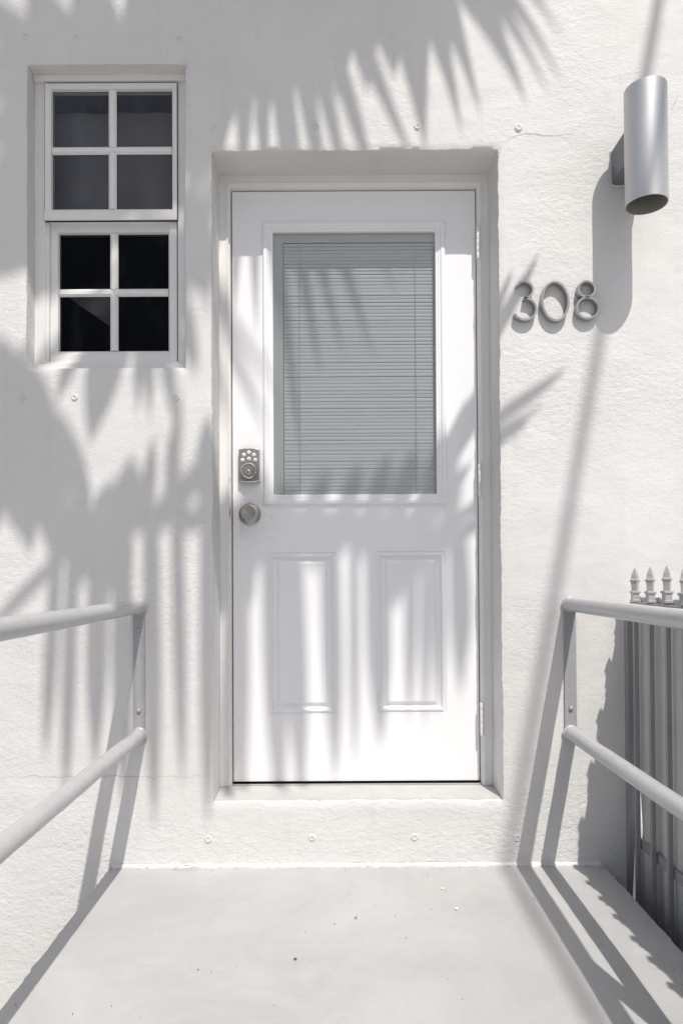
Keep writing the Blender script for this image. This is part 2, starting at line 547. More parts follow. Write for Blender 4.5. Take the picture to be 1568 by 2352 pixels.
def make_wall():
    bm = bmesh.new()
    must_x = [DO[0], DO[1], WO[0], WO[1]]
    must_z = [DO[2], DO[3], WO[2], WO[3]]
    xs = [-4.0, -3.0, -2.0] + lines(-1.4, 1.4, 0.013, must_x) + [2.0, 3.0, 4.5]
    zs = [-0.75] + lines(-0.45, 3.0, 0.013, must_z) + [3.6, 4.5, 5.6, 7.0]
    def inside(x, z, r):
        return r[0] + 1e-5 < x < r[1] - 1e-5 and r[2] + 1e-5 < z < r[3] - 1e-5
    V = {}
    def edge_jit(x, z):
        """ragged plaster edges round the openings"""
        dx = dz = dy = 0.0
        for r in (DO, WO):
            k = 1.0 if r is DO else 0.55
            if r[2] - 1e-6 <= z <= r[3] + 1e-6:
                if abs(x - r[0]) < 1e-6 or abs(x - r[1]) < 1e-6:
                    dx += k * (0.0035 * ns(x, 5, z, 9) + 0.0028 * ns(x, 1, z, 38) + 0.0016 * ns(x, 2, z, 75))
                    dy += 0.003
            if r[0] - 1e-6 <= x <= r[1] + 1e-6:
                if abs(z - r[2]) < 1e-6 or abs(z - r[3]) < 1e-6:
                    dz += k * (1.7 if z < 1 else 1.0) * (0.0035 * ns(x, 3, z, 9) + 0.0028 * ns(x, 8, z, 38) + 0.0016 * ns(x, 2, z, 75))
                    dy += 0.003
        return dx, dy, dz
    for i, x in enumerate(xs):
        for j, z in enumerate(zs):
            if any(inside(x, z, r) for r in (DO, WO)):
                continue
            dx, dy, dz = edge_jit(x, z)
            y = 0.003 * ns(x, 0, z, 2.1) + 0.0014 * ns(x, 0, z, 11) + 0.0007 * ns(x * 0.7, 4, z * 1.5, 30) + dy
            V[i, j] = bm.verts.new((x + dx, y, z + dz))
    for i in range(len(xs) - 1):
        for j in range(len(zs) - 1):
            cx, cz = (xs[i] + xs[i + 1]) / 2, (zs[j] + zs[j + 1]) / 2
            if any(inside(cx, cz, r) for r in (DO, WO)):
                continue
            bm.faces.new((V[i, j], V[i + 1, j], V[i + 1, j + 1], V[i, j + 1]))
    # reveals
    for r, depth in ((DO, 0.30), (WO, 0.085)):
        i0, i1 = [k for k, x in enumerate(xs) if abs(x - r[0]) < 1e-6][0], [k for k, x in enumerate(xs) if abs(x - r[1]) < 1e-6][0]
        j0, j1 = [k for k, z in enumerate(zs) if abs(z - r[2]) < 1e-6][0], [k for k, z in enumerate(zs) if abs(z - r[3]) < 1e-6][0]
        loop = [(i, j0) for i in range(i0, i1)] + [(i1, j) for j in range(j0, j1)] + [(i, j1) for i in range(i1, i0, -1)] + [(i0, j) for j in range(j1, j0, -1)]
        prev = [V[k] for k in loop]
        cx, cz = (r[0] + r[1]) / 2, (r[2] + r[3]) / 2
        for d, keep in ((0.005, 0.75), (0.013, 0.35), (0.05, 0.12), (min(0.10, depth - 0.01), 0.08), (min(0.145, depth - 0.005), 0.0), (depth, 0.0)):
            cur = []
            for (i, j), v0 in zip(loop, [V[k] for k in loop]):
                ins = 0.0018 if d > 0.006 else 0.0008
                x = xs[i] + (v0.co.x - xs[i]) * keep
                z = zs[j] + (v0.co.z - zs[j]) * keep
                if i == i0: x += ins
                if i == i1: x -= ins
                if j == j0: z += ins if keep else 0
                if j == j1: z -= ins
                w = 0.0022 if 0.02 < d < 0.13 else 0.0
                x += w * ns(x, d, z, 7) * (i in (i0, i1))
                z += w * ns(x, d, z, 7) * (j in (j0, j1))
                cur.append(bm.verts.new((x, d + v0.co.y * (0.5 if d < 0.02 else 0), z)))
            n = len(loop)
            for k in range(n):
                q = (k + 1) % n
                bm.faces.new((prev[k], cur[k], cur[q], prev[q]))
            prev = cur
    return build('wall_surface', bm, M['stucco'], wall, smooth=R(48))
make_wall()
boxo('wall_top', -4.0, 4.5, 0.003, 0.35, 7.0, 7.1, M['stucco'], wall, bevel=0.01)

# painted-over screw caps
cap_xy = [(-0.990, 2.6515), (-0.825, 2.645), (-0.498, 2.643), (-0.387, 2.352), (-0.061, 2.355), (0.2626, 2.353), (0.586, 2.347),
          (-0.998, 1.487), (-0.833, 1.4875), (-0.510, 1.487), (-0.4124, 0.087), (-0.0854, 0.0896), (0.2388, 0.0893), (0.5616, 0.086)]
for x, z in cap_xy:
    bm = bmesh.new()
    y = 0.001 + 0.003 * ns(x, 0, z, 2.1)
    k = random.uniform(0.9, 1.05)
    lathe(bm, (x, y, z), (0.06 * random.uniform(-1, 1), -1, 0.06 * random.uniform(-1, 1)),
          [(0.0125 * k, -0.006), (0.0118 * k, 0.002), (0.0098 * k, 0.0042), (0.0066 * k, 0.0046), (0.0052 * k, 0.0030), (0.0028 * k, 0.0024), (0.0022 * k, 0.0042), (0.0006, 0.0044)], 20, cap1=True)
    build('screw_cap', bm, M['stucco'], wall, smooth=R(60))

# hairline cracks and flaked ridges in the plaster
def ribbon(name, pts, w, m, parent, y=-0.0012, jit=0.003, step=0.012):
    P = []
    for (x0, z0), (x1, z1) in zip(pts, pts[1:]):
        n = max(2, int(math.hypot(x1 - x0, z1 - z0) / step))
        P += [(x0 + (x1 - x0) * k / n, z0 + (z1 - z0) * k / n) for k in range(n)]
    P.append(pts[-1])
    bm = bmesh.new()
    prev = None
    for k, (x, z) in enumerate(P):
        xx, zz = x + jit * ns(x, 1, z, 40), z + jit * ns(x, 2, z, 40)
        ww = w * (0.35 + 0.65 * abs(math.sin(math.pi * k / (len(P) - 1)))) * random.uniform(0.5, 1.2)
        yy = y + 0.003 * ns(xx, 0, zz, 2.1) + 0.0014 * ns(xx, 0, zz, 11)
        a = bm.verts.new((xx, yy, zz + ww / 2)); b = bm.verts.new((xx, yy, zz - ww / 2))
        if prev:
            bm.faces.new((prev[0], prev[1], b, a))
        prev = (a, b)
    return build(name, bm, m, parent)
ribbon('crack', [(0.545, 2.300), (0.565, 2.318), (0.61, 2.328), (0.69, 2.320), (0.765, 2.328)], 0.0015, M['crack'], wall)
ribbon('crack', [(-1.06, 0.287), (-0.9, 0.283), (-0.7, 0.286), (-0.55, 0.283), (-0.41, 0.289)], 0.0009, M['crack'], wall, jit=0.008)
ribbon('crack', [(1.07, 2.36), (1.075, 2.40), (1.10, 2.45)], 0.0016, M['crack'], wall)

bm = bmesh.new()
n = 260
rows = [[], [], [], []]
for k in range(n + 1):
    x = LX0 + 0.01 + (LX1 - LX0 - 0.02) * k / n
    h = 0.006 + 0.004 * ns(x, 1, 5, 30) + 0.003 * ns(x, 6, 5, 90)
    e = 0.006 + 0.005 * ns(x, 2, 7, 24) + 0.003 * ns(x, 8, 7, 80)
    rows[0].append((x, -0.0005, max(0.003, h) + 0.004)); rows[1].append((x, -0.003 - e * 0.3, max(0.003, h))); rows[2].append((x, -0.004 - e, 0.0045)); rows[3].append((x, -0.0045 - e, -0.002))
rings(bm, rows, closed=False)
build('plaster_bead', bm, M['stucco'], wall, smooth=R(60))
# smooth painted sill under the door
bm = bmesh.new()
n = 60
top_f, top_b, low = [], [], []
for k in range(n + 1):
    x = DO[0] + 0.003 + (DO[1] - DO[0] - 0.006) * k / n
    e = 0.004 * ns(x, 0, 1, 22) + 0.003 * ns(x, 3, 1, 60)
    low.append((x, 0.016 + e * 2.2, 0.198))
    top_f.append((x, 0.018 + e * 2.2, 0.2055 + 0.0015 * ns(x, 1, 1, 18)))
    top_b.append((x, 0.150, 0.2075))
rings(bm, [low, top_f, top_b], closed=False)
build('door_sill', bm, M['sill'], wall, smooth=R(50))

# door frame: two jambs and a head, mitred bead next to the door
def frame_piece(name, side):
    bm = bmesh.new()
    x0, x1, z0, z1 = DO[0] + 0.0015, DO[1] - 0.0015, 0.2085, DO[3] - 0.0015
    prof = [(0.0, 0.150), (0.0, 0.140), (0.024, 0.1395), (0.0245, 0.1365), (0.029, 0.1355), (0.031, 0.1365), (0.0315, 0.1440), (0.0335, 0.1455), (0.036, 0.1455), (0.0365, 0.150), (0.0365, 0.225)]
    lp = []
    for d, y in prof:
        if side == 'l': lp.append([(x0 + d, y, z0), (x0 + d, y, z1 - d)])
        if side == 'r': lp.append([(x1 - d, y, z1 - d), (x1 - d, y, z0)])
        if side == 't': lp.append([(x0 + d, y, z1 - d), (x1 - d, y, z1 - d)])
    rings(bm, lp, closed=False)
    return bm
df = empty('door_frame', (0, 0, 0)); df.parent = wall; df.location = (0, 0, 0.75)
for nm, s in (('jamb', 'l'), ('jamb', 'r'), ('head', 't')):
    build(nm, frame_piece(nm, s), M['trim'], df, smooth=R(35))
bm = bmesh.new()
rect_profile(bm, DO[0] + 0.0015, DO[1] - 0.0015, 0.2085, DO[3] - 0.0015, [(0.0362, 0.176), (0.046, 0.1765), (0.046, 0.182), (0.0362, 0.182)])
build('dark_gap_strip', bm, M['gasket'], df)  # black strip added behind the door gap so it reads as shade
boxo('threshold', DO[0] + 0.02, DO[1] - 0.02, 0.1515, 0.23, 0.199, 0.2125, M['chrome'], df, bevel=0.002)

# ------------------------------------------------------------------ dark rooms behind
def room(name, x0, x1, y0, y1, z0, z1, lab):
    bm = bmesh.new()
    v = [bm.verts.new((x, y, z)) for x in (x0, x1) for y in (y0, y1) for z in (z0, z1)]
    for f in ((0, 1, 3, 2), (4, 6, 7, 5), (2, 3, 7, 6), (0, 2, 6, 4), (1, 5, 7, 3)):
        bm.faces.new([v[i] for i in f])
    o = build(name, bm, M['room'])
    return tag(o, lab, 'room', kind='structure')
room('interior', -2.2, 1.6, 0.088, 2.6, -0.1, 3.0, 'dark unlit room seen behind the window panes')

# ------------------------------------------------------------------ entrance door
DX0, DX1, DZ0, DZ1, DY = -0.3560, 0.4785, 0.2175, 2.2370, 0.165
door = empty('entrance_door', (DX0, DY, DZ0), 'white panelled entrance door with a half glass and closed blinds', 'door')
LT = (-0.2507, 0.3745, 1.1585, 2.1300)      # outer edge of the moulding round the glass
PANELS = [(-0.2390, -0.0025, 0.4435, 0.9975), (0.1305, 0.3685, 0.4455, 1.0000)]
def slab():
    bm = bmesh.new()
    holes = [(LT[0] + 0.012, LT[1] - 0.012, LT[2] + 0.012, LT[3] - 0.012)] + PANELS
    xs = sorted({DX0, DX1} | {h[k] for h in holes for k in (0, 1)})
    zs = sorted({DZ0, DZ1} | {h[k] for h in holes for k in (2, 3)})
    V = {}
    def vert(i, j):
        if (i, j) not in V:
            V[i, j] = bm.verts.new((xs[i], DY, zs[j]))
        return V[i, j]
    for i in range(len(xs) - 1):
        for j in range(len(zs) - 1):
            cx, cz = (xs[i] + xs[i + 1]) / 2, (zs[j] + zs[j + 1]) / 2
            if any(h[0] < cx < h[1] and h[2] < cz < h[3] for h in holes):
                continue
            bm.faces.new((vert(i, j), vert(i + 1, j), vert(i + 1, j + 1), vert(i, j + 1)))
    rect_profile(bm, DX0, DX1, DZ0, DZ1, [(0, DY), (0, DY + 0.044)])
    h = holes[0]
    rect_profile(bm, h[0], h[1], h[2], h[3], [(0, DY), (0, DY + 0.044)])
    bmesh.ops.remove_doubles(bm, verts=bm.verts, dist=1e-5)
    return build('slab', bm, M['door'], door)
slab()
for p in PANELS:
    bm = bmesh.new()
    prof = [(0.0, DY), (0.0012, DY - 0.0008), (0.0028, DY + 0.0034), (0.0075, DY + 0.0024), (0.0115, DY - 0.0030), (0.0150, DY - 0.0034), (0.0185, DY + 0.0062),
            (0.0225, DY + 0.0090), (0.0300, DY + 0.0084), (0.0385, DY + 0.0016), (0.0405, DY + 0.0002), (0.0425, DY + 0.0005)]
    rect_profile(bm, *p, prof, cap=True)
    build('raised_panel', bm, M['door'], door, smooth=R(28))
bm = bmesh.new()
rect_profile(bm, *LT, [(0.0, DY + 0.001), (0.0002, DY - 0.0055), (0.003, DY - 0.0100), (0.008, DY - 0.0120), (0.0145, DY - 0.0115), (0.0185, DY - 0.0085), (0.0195, DY - 0.0065),
                       (0.0225, DY - 0.0075), (0.0255, DY - 0.0065), (0.0265, DY - 0.0035), (0.0295, DY - 0.0045), (0.0335, DY - 0.0035), (0.0350, DY - 0.0005), (0.0350, DY + 0.016)])
build('glass_moulding', bm, M['door'], door, smooth=R(28))
GX0, GX1, GZ0, GZ1 = LT[0] + 0.035, LT[1] - 0.035, LT[2] + 0.035, LT[3] - 0.035
boxo('pane', GX0 - 0.01, GX1 + 0.01, DY + 0.006, DY + 0.009, GZ0 - 0.01, GZ1 + 0.01, M['doorglass'], door, bevel=0)
# blind sealed behind the glass
BX0, BX1, BZ0, BZ1, BY = -0.1830, 0.3415, 1.1940, 2.0650, DY + 0.020
blind = empty('blind', (0, 0, 0)); blind.parent = door; blind.location = -door.location
boxo('spacer', GX0 - 0.012, BX0, BY - 0.006, BY + 0.012, GZ0 - 0.012, GZ1 + 0.012, M['spacer'], blind, bevel=0.0008)
boxo('spacer', BX0 + 0.0003, GX1 + 0.012, BY - 0.006, BY + 0.012, BZ1 + 0.002, GZ1 + 0.012, M['spacer'], blind, bevel=0.0008)
boxo('head_rail', BX0 + 0.001, BX1, BY - 0.002, BY + 0.010, BZ1 - 0.0085, BZ1 - 0.0005, M['slat'], blind, bevel=0.001)
boxo('bottom_rail', BX0 + 0.001, BX1, BY - 0.002, BY + 0.008, BZ0, BZ0 + 0.007, M['slat'], blind, bevel=0.001)
boxo('backing', GX0 - 0.012, GX1 + 0.012, BY + 0.0135, BY + 0.016, GZ0 - 0.012, GZ1 + 0.012, M['spacer'], blind, bevel=0)
bm = bmesh.new()
lp = []
for k in range(6):                      # bowed slat, outer edge low, nearly closed
    t = k / 5 - 0.5
    bow = 0.0016 * (1 - 4 * t * t)
    a = R(78)
    lp.append([(BX0 + 0.0015, -0.5 * 0 + (t * 0.0150) * math.cos(a) * -1 - bow * math.sin(a), (t * -0.0150) * math.sin(a) * 1 - bow * math.cos(a) * -1),
               (BX1 - 0.0005, (t * 0.0150) * math.cos(a) * -1 - bow * math.sin(a), (t * -0.0150) * math.sin(a) + bow * math.cos(a))])
rings(bm, lp, closed=False)
me = bpy.data.meshes.new('slat')
bm.to_mesh(me); bm.free()
me.materials.append(M['slat'])
me.polygons.foreach_set('use_smooth', [True] * len(me.polygons))
NS = 70
for k in range(NS):
    o = bpy.data.objects.new('slat', me)
    C.objects.link(o)
    o.parent = blind
    o.location = (0, BY + 0.004 + random.uniform(-0.0004, 0.0004), BZ0 + 0.0125 + (BZ1 - BZ0 - 0.025) * k / (NS - 1) + random.uniform(-0.0006, 0.0006))
    o.rotation_euler = (R(random.uniform(-4.5, 4.5)), R(random.uniform(-0.12, 0.12)), 0)
for x in (-0.1265, 0.2740):
    bm = bmesh.new()
    tube(bm, [(x, BY - 0.0045, BZ0 + 0.004), (x, BY - 0.0045, BZ1 - 0.004)], 0.0011, 6)
    build('ladder_cord', bm, M['chip'], blind)
# hinges on the jamb side
for zc in (2.043, 1.235, 0.431):
    h = empty('hinge', (0, 0, 0)); h.parent = door; h.location = -door.location
    zz = zc - 0.055
    for k in range(5):
        bm = bmesh.new()
        lathe(bm, (0.4815, 0.1345, zz + k * 0.022), (0, 0, 1), [(0.001, 0.0), (0.0062, 0.0003), (0.0066, 0.0015), (0.0066, 0.0200), (0.0062, 0.0212), (0.001, 0.0214)], 16, True, True)
        build('knuckle', bm, M['trim'], h, smooth=R(50))
    boxo('leaf_plate', 0.4805, 0.4840, 0.1370, 0.1600, zz + 0.001, zz + 0.109, M['trim'], h, bevel=0.0004)
    bm = bmesh.new()
    lathe(bm, (0.4815, 0.1345, zz + 0.0655), (0, 0, 1), [(0.0058, 0), (0.0058, 0.0008)], 14)
    build('rust_ring', bm, M['rust'], h)

# keypad deadbolt and door knob
lock = empty('keypad_lock', (0, 0, 0)); lock.parent = door; lock.location = -door.location
lx0, lx1, lz0, lz1 = -0.3335, -0.2610, 1.2330, 1.3505
def arched(x0, x1, z0, z1, rise, inset):
    pts = []
    x0 += inset; x1 -= inset; z0 += inset; z1 -= inset
    n = 12
    for k in range(n + 1):
        u = k / n
        pts.append((x0 + (x1 - x0) * u, z0 - rise * (1 - (2 * u - 1) ** 2) + rise))
    for k in range(n + 1):
        u = 1 - k / n
        pts.append((x0 + (x1 - x0) * u, z1 + rise * (1 - (2 * u - 1) ** 2) - rise))
    return pts
bm = bmesh.new()
rings(bm, [[(x, y, z) for x, z in arched(lx0, lx1, lz0, lz1, 0.004, i)] for i, y in ((0, DY + 0.001), (0, DY - 0.016), (0.0008, DY - 0.020), (0.0030, DY - 0.0210), (0.0034, DY - 0.0195))])
build('housing', bm, M['chrome'], lock, smooth=R(35))
bm = bmesh.new()
rings(bm, [[(x, y, z) for x, z in arched(lx0, lx1, lz0, lz1, 0.004, i)] for i, y in ((0.0032, DY - 0.012), (0.0034, DY - 0.0196), (0.0036, DY - 0.0200))], cap1=True)
build('face_plate', bm, M['locktile'], lock, smooth=R(35))
S = 0.0001846
def lk(cx, cy):                       # position on the lock face
    return lx0 + (cx - 345) * S, lz1 - (cy - 278) * S
for (cx, cy), s in (((419, 502), '12'), ((445, 407), '34'), ((537, 365), '56'), ((628, 407), '78'), ((653, 502), '90'), ((537, 482), '')):
    x, z = lk(cx, cy)
    bm = bmesh.new()
    lathe(bm, (x, DY - 0.0195, z), (0, -1, 0), [(0.0068, 0), (0.0068, 0.0020), (0.0058, 0.0030), (0.002, 0.0033)], 20, cap1=True)
    build('button', bm, M['button'], lock, smooth=R(50))
    if s:
        cu = bpy.data.curves.new('digits', 'FONT')
        cu.body = s[0] + ' ' + s[1]
        cu.size = 0.0062
        cu.align_x = 'CENTER'; cu.align_y = 'CENTER'
        cu.materials.append(M['ink'])
        o = bpy.data.objects.new('digits', cu)
        C.objects.link(o)
        o.parent = lock
        o.location = (x, DY - 0.0232, z)
        o.rotation_euler = (R(90), 0, 0)
    else:
        bm = bmesh.new()
        box(bm, x - 0.0020, x + 0.0020, DY - 0.0233, DY - 0.0225, z - 0.0018, z + 0.0010)
        box(bm, x - 0.0012, x + 0.0012, DY - 0.0233, DY - 0.0225, z + 0.0012, z + 0.0022)
        build('padlock_mark', bm, M['ink'], lock)
x, z = lk(538, 708)
bm = bmesh.new()
lathe(bm, (x, DY - 0.018, z), (0, -1, 0), [(0.0272, 0), (0.0272, 0.006), (0.0262, 0.0150), (0.0240, 0.0165), (0.0222, 0.0160), (0.0212, 0.0140)], 40)
build('cylinder_ring', bm, M['chrome'], lock, smooth=R(40))
bm = bmesh.new()
lathe(bm, (x, DY - 0.018, z), (0, -1, 0), [(0.0215, 0.0125), (0.0205, 0.0142), (0.0100, 0.0142), (0.0092, 0.0150), (0.003, 0.0151)], 40, cap1=True)
build('cylinder_face', bm, M['locktile'], lock, smooth=R(30))
x2, z2 = lk(530, 735)
bm = bmesh.new()
lathe(bm, (x2, DY - 0.030, z2), (0, -1, 0), [(0.0090, 0), (0.0088, 0.0034), (0.0080, 0.0040), (0.002, 0.0041)], 28, cap1=True)
build('key_plug', bm, M['steel'], lock, smooth=R(40))
boxo('keyhole', x2 - 0.0011, x2 + 0.0011, DY - 0.0345, DY - 0.0330, z2 - 0.0055, z2 + 0.0050, M['gasket'], lock, bevel=0)
boxo('maker_line', x - 0.0160, x + 0.0120, DY - 0.0324, DY - 0.0318, z + 0.0079, z + 0.0087, M['chrome'], lock, bevel=0)

knob = empty('door_knob', (0, 0, 0)); knob.parent = door; knob.location = -door.location
kx, kz = -0.2985, 1.1265
bm = bmesh.new()
lathe(bm, (kx, DY, kz), (0, -1, 0), [(0.0372, 0.0), (0.0372, 0.0030), (0.0355, 0.0052), (0.0300, 0.0075), (0.0245, 0.0100), (0.0150, 0.0120), (0.0125, 0.0160), (0.0120, 0.0260)], 48)
recentre(build('rosette', bm, M['spun'], knob, smooth=R(30)), (kx, DY, kz))
bm = bmesh.new()
lathe(bm, (kx - 0.001, DY, kz + 0.001), (0.02, -1, 0.02), [(0.0120, 0.0240), (0.0190, 0.0290), (0.0236, 0.0380), (0.0243, 0.0470), (0.0236, 0.0520), (0.0222, 0.0540), (0.0206, 0.0535), (0.0198, 0.0525), (0.0100, 0.0515), (0.001, 0.0512)], 48, cap1=True)
recentre(build('knob_ball', bm, M['spun'], knob, smooth=R(25)), (kx, DY, kz))

# worn paint round the strike, on the jamb
for (x, z, w, h) in ((-0.3655, 1.243, 0.006, 0.034), (-0.3645, 1.128, 0.007, 0.045)):
    bm = bmesh.new()
    n = 14
    ring = []
    for k in range(n):
        a = 2 * math.pi * k / n
        q = random.uniform(0.6, 1.1)
        ring.append(bm.verts.new((x + w / 2 * math.cos(a) * q, 0.1438, z + h / 2 * math.sin(a) * q)))
    bm.faces.new(ring)
    build('worn_patch', bm, M['plate'], df)

# ------------------------------------------------------------------ sash window
win = empty('sash_window', (-0.733, 0.06, 1.583), 'small white double hung window with eight dark panes beside the door', 'window')
WX0, WX1, WZ0, WZ1 = WO[0] + 0.002, WO[1] - 0.002, WO[2] + 0.002, WO[3] - 0.002
# outer frame: flat flange, head strip
bm = bmesh.new()
rect_profile(bm, WX0, WX1, WZ0, WZ1, [(0.0, 0.075), (0.0, 0.0555), (0.034, 0.0550), (0.0355, 0.0560), (0.0355, 0.084)])
build('outer_frame', bm, M['window'], win, smooth=R(30))
boxo('head_strip', WX0 + 0.001, WX1 - 0.001, 0.043, 0.0552, WZ1 - 0.0215, WZ1 - 0.001, M['window'], win, bevel=0.002)
boxo('bottom_strip', WX0 + 0.001, WX1 - 0.001, 0.046, 0.0552, WZ0 + 0.001, WZ0 + 0.026, M['window'], win, bevel=0.002)
def sash(name, x0, x1, z0, z1, cols, rows, y, pm, lip):
    s = empty(name, (0, 0, 0)); s.parent = win; s.location = -win.location
    holes = [(a, b, c, d) for a, b in cols for c, d in rows]
    gx0, gx1 = cols[0][0], cols[-1][1]
    gz0, gz1 = min(r[0] for r in rows), max(r[1] for r in rows)
    # stiles and rails with a bevelled glazing edge, one mesh each
    def bar(nm, xa, xb, za, zb, ya, yb, bv=0.0015):
        boxo(nm, xa, xb, ya, yb, za, zb, M['window'], s, bevel=bv)
    bar('stile', x0, gx0 - 0.004, z0, z1, y, y + 0.03)
    bar('stile', gx1 + 0.004, x1, z0, z1, y, y + 0.03)
    bar('rail', gx0 - 0.0038, gx1 + 0.0038, gz1 + 0.004, z1, y + 0.0004, y + 0.03)
    bar('rail', gx0 - 0.0038, gx1 + 0.0038, z0, gz0 - 0.004, y + 0.0004, y + 0.03)
    bm = bmesh.new()
    rect_profile(bm, gx0 - 0.0045, gx1 + 0.0045, gz0 - 0.0045, gz1 + 0.0045, [(0.0, y + 0.0002), (0.0014, y - 0.0010), (0.0045, y + 0.0075), (0.0045, y + 0.018)])
    build('glazing_bead', bm, M['window'], s, smooth=R(30))
    for (a, b, c, d) in holes:
        bm = bmesh.new()
        rect_profile(bm, a - 0.0012, b + 0.0012, c - 0.0012, d + 0.0012, [(0.0, y + 0.0100), (0.0, y + 0.0085), (0.0024, y + 0.0085), (0.0024, y + 0.0100)])
        build('gasket', bm, M['gasket'], s)
    bm = bmesh.new()
    rect_profile(bm, x0 - 0.0016, x1 + 0.0016, z0 - 0.0016, z1 + 0.0016, [(0.0, y + 0.012), (0.0, y + 0.0016), (0.0022, y + 0.0016), (0.0022, y + 0.012)])
    build('sash_shadow_line', bm, M['gasket'], s)  # dark strip standing in for the shadow line round the sash
    # muntins: wedge-shaped bars, upright in two lengths meeting the crossbar at points
    cxa, cxb = cols[0][1], cols[1][0]
    rza, rzb = rows[1][1], rows[0][0]
    cxm, czm = (cxa + cxb) / 2, (rza + rzb) / 2
    hw, hz = (cxb - cxa) / 2, (rzb - rza) / 2
    def wedge(nm, horizontal, a, b, pa, pb):
        bm = bmesh.new()
        # section: flat ridge between two slopes; pa, pb: pointed ends
        sec = [(-1, 0.014), (-1, 0.006), (-0.42, 0.0005), (0.42, 0.0005), (1, 0.006), (1, 0.014)]
        lps = []
        for end, pt, sg in ((a, pa, 1), (b, pb, -1)):
            lp = []
            for u, yy in sec:
                off = (pt * abs(u)) * sg * 1.0
                if horizontal: lp.append((end + off * -1, y + yy, czm + u * hz))
                else: lp.append((cxm + u * hw, y + yy, end + off * -1))
            lps.append(lp)
        rings(bm, lps, closed=True, cap0=True, cap1=True)
        build(nm, bm, M['window'], s, smooth=R(20))
    p = hw * 0.9
    wedge('muntin', True, gx0, cxm - 0.0006 - 0.0, 0.0, 0.0)
    wedge('muntin', True, cxm + 0.0006, gx1, 0.0, 0.0)
    def upright(za, zb, top):
        bm = bmesh.new()
        k = 0.0008
        # pointed end at the crossing
        front = [(-1, za if top else zb, 0.0045), (1, za if top else zb, 0.0045)]
        zc = (czm + 0.002) if top else (czm - 0.002)
        zend = zb if top else za
        sh = zc + hz if top else zc - hz
        P2 = [(-1, zend), (-1, sh), (0, zc), (1, sh), (1, zend)]
        out = [bm.verts.new((cxm + u * hw, y + 0.004, z)) for u, z in P2]
        mid = [bm.verts.new((cxm + u * 0.45 * hw, y - 0.0020, (z if i in (0, 4) else (sh if i in (1, 3) else zc + (0.003 if top else -0.003))))) for i, (u, z) in enumerate(P2)]
        bk = [bm.verts.new((cxm + u * hw, y + 0.014, z)) for u, z in P2]
        for i in range(4):
            bm.faces.new((out[i], out[i + 1], mid[i + 1], mid[i]))
            bm.faces.new((bk[i], bk[i + 1], out[i + 1], out[i]))
        bm.faces.new((mid[0], mid[1], mid[2], mid[3], mid[4]))
        bm.faces.new((out[0], mid[0], mid[4], out[4]))
        build('muntin', bm, M['window'], s, smooth=R(20))
    upright(czm, gz1 + 0.0005, True)
    upright(gz0 - 0.0005, czm, False)
    for a, b, c, d in holes:
        boxo('pane', a - 0.003, b + 0.003, y + 0.0105, y + 0.0130, c - 0.003, d + 0.003, pm, s, bevel=0)
    return s
# upper sash sits outside, lower sash behind it
us = sash('upper_sash', -0.9485, -0.5175, 2.0815, 2.5320, [(-0.9250, -0.7412), (-0.7154, -0.5346)], [(2.3247, 2.5086), (2.1180, 2.2998)], 0.0470, M['glass'], 1)
boxo('meeting_rail', -0.9487, -0.5173, 0.0445, 0.0620, 2.0800, 2.1080, M['window'], us, bevel=0.002)
ls = sash('lower_sash', -0.9390, -0.5440, 1.6130, 2.0860, [(-0.9110, -0.7438), (-0.7179, -0.5525)], [(1.8658, 2.0472), (1.6597, 1.8407)], 0.0700, M['glassdark'], 1)
boxo('bottom_rail', -0.9370, -0.5430, 0.0630, 0.0700, 1.6150, 1.6460, M['window'], ls, bevel=0.0015)
for xa, xb in ((-0.9505, -0.9395), (-0.5435, -0.5215)):
    boxo('sash_track', xa, xb, 0.0600, 0.0900, 1.6100, 2.0795, M['window'], win, bevel=0.001)

# shade behind the upper sash and a folded sheet behind the lower one
bm = bmesh.new()
lp = []
for j in range(13):
    z = 2.112 + (2.503 - 2.112) * j / 12
    lp.append([(-0.975 + 0.48 * k / 20, 0.150 + 0.004 * ns(k * 0.3, 2, j * 0.2, 1) + 0.003 * math.sin(k * 1.1), z) for k in range(21)])
rings(bm, lp, closed=False)
lp2 = [[(p[0], p[1] + 0.003, p[2]) for p in l] for l in lp]
rings(bm, lp2, closed=False)
o = build('roller_shade', bm, M['shade'], smooth=R(60))
tag(o, 'grey fabric shade hanging inside behind the upper window panes', 'shade')
bm = bmesh.new()
a = [(-0.905, 1.860), (-0.747, 1.860), (-0.747, 1.752), (-0.760, 1.760)]
f1 = [bm.verts.new((x, 0.120 + (0.01 if z < 1.8 else 0), z)) for x, z in a]
f2 = [bm.verts.new((x, 0.123 + (0.01 if z < 1.8 else 0), z)) for x, z in a]
bm.faces.new(f1); bm.faces.new(list(reversed(f2)))
for k in range(4):
    bm.faces.new((f1[k], f2[k], f2[(k + 1) % 4], f1[(k + 1) % 4]))
o = build('paper_sheet', bm, M['spacer'])
tag(o, 'grey slanted sheet corner showing in a lower window pane', 'sheet')

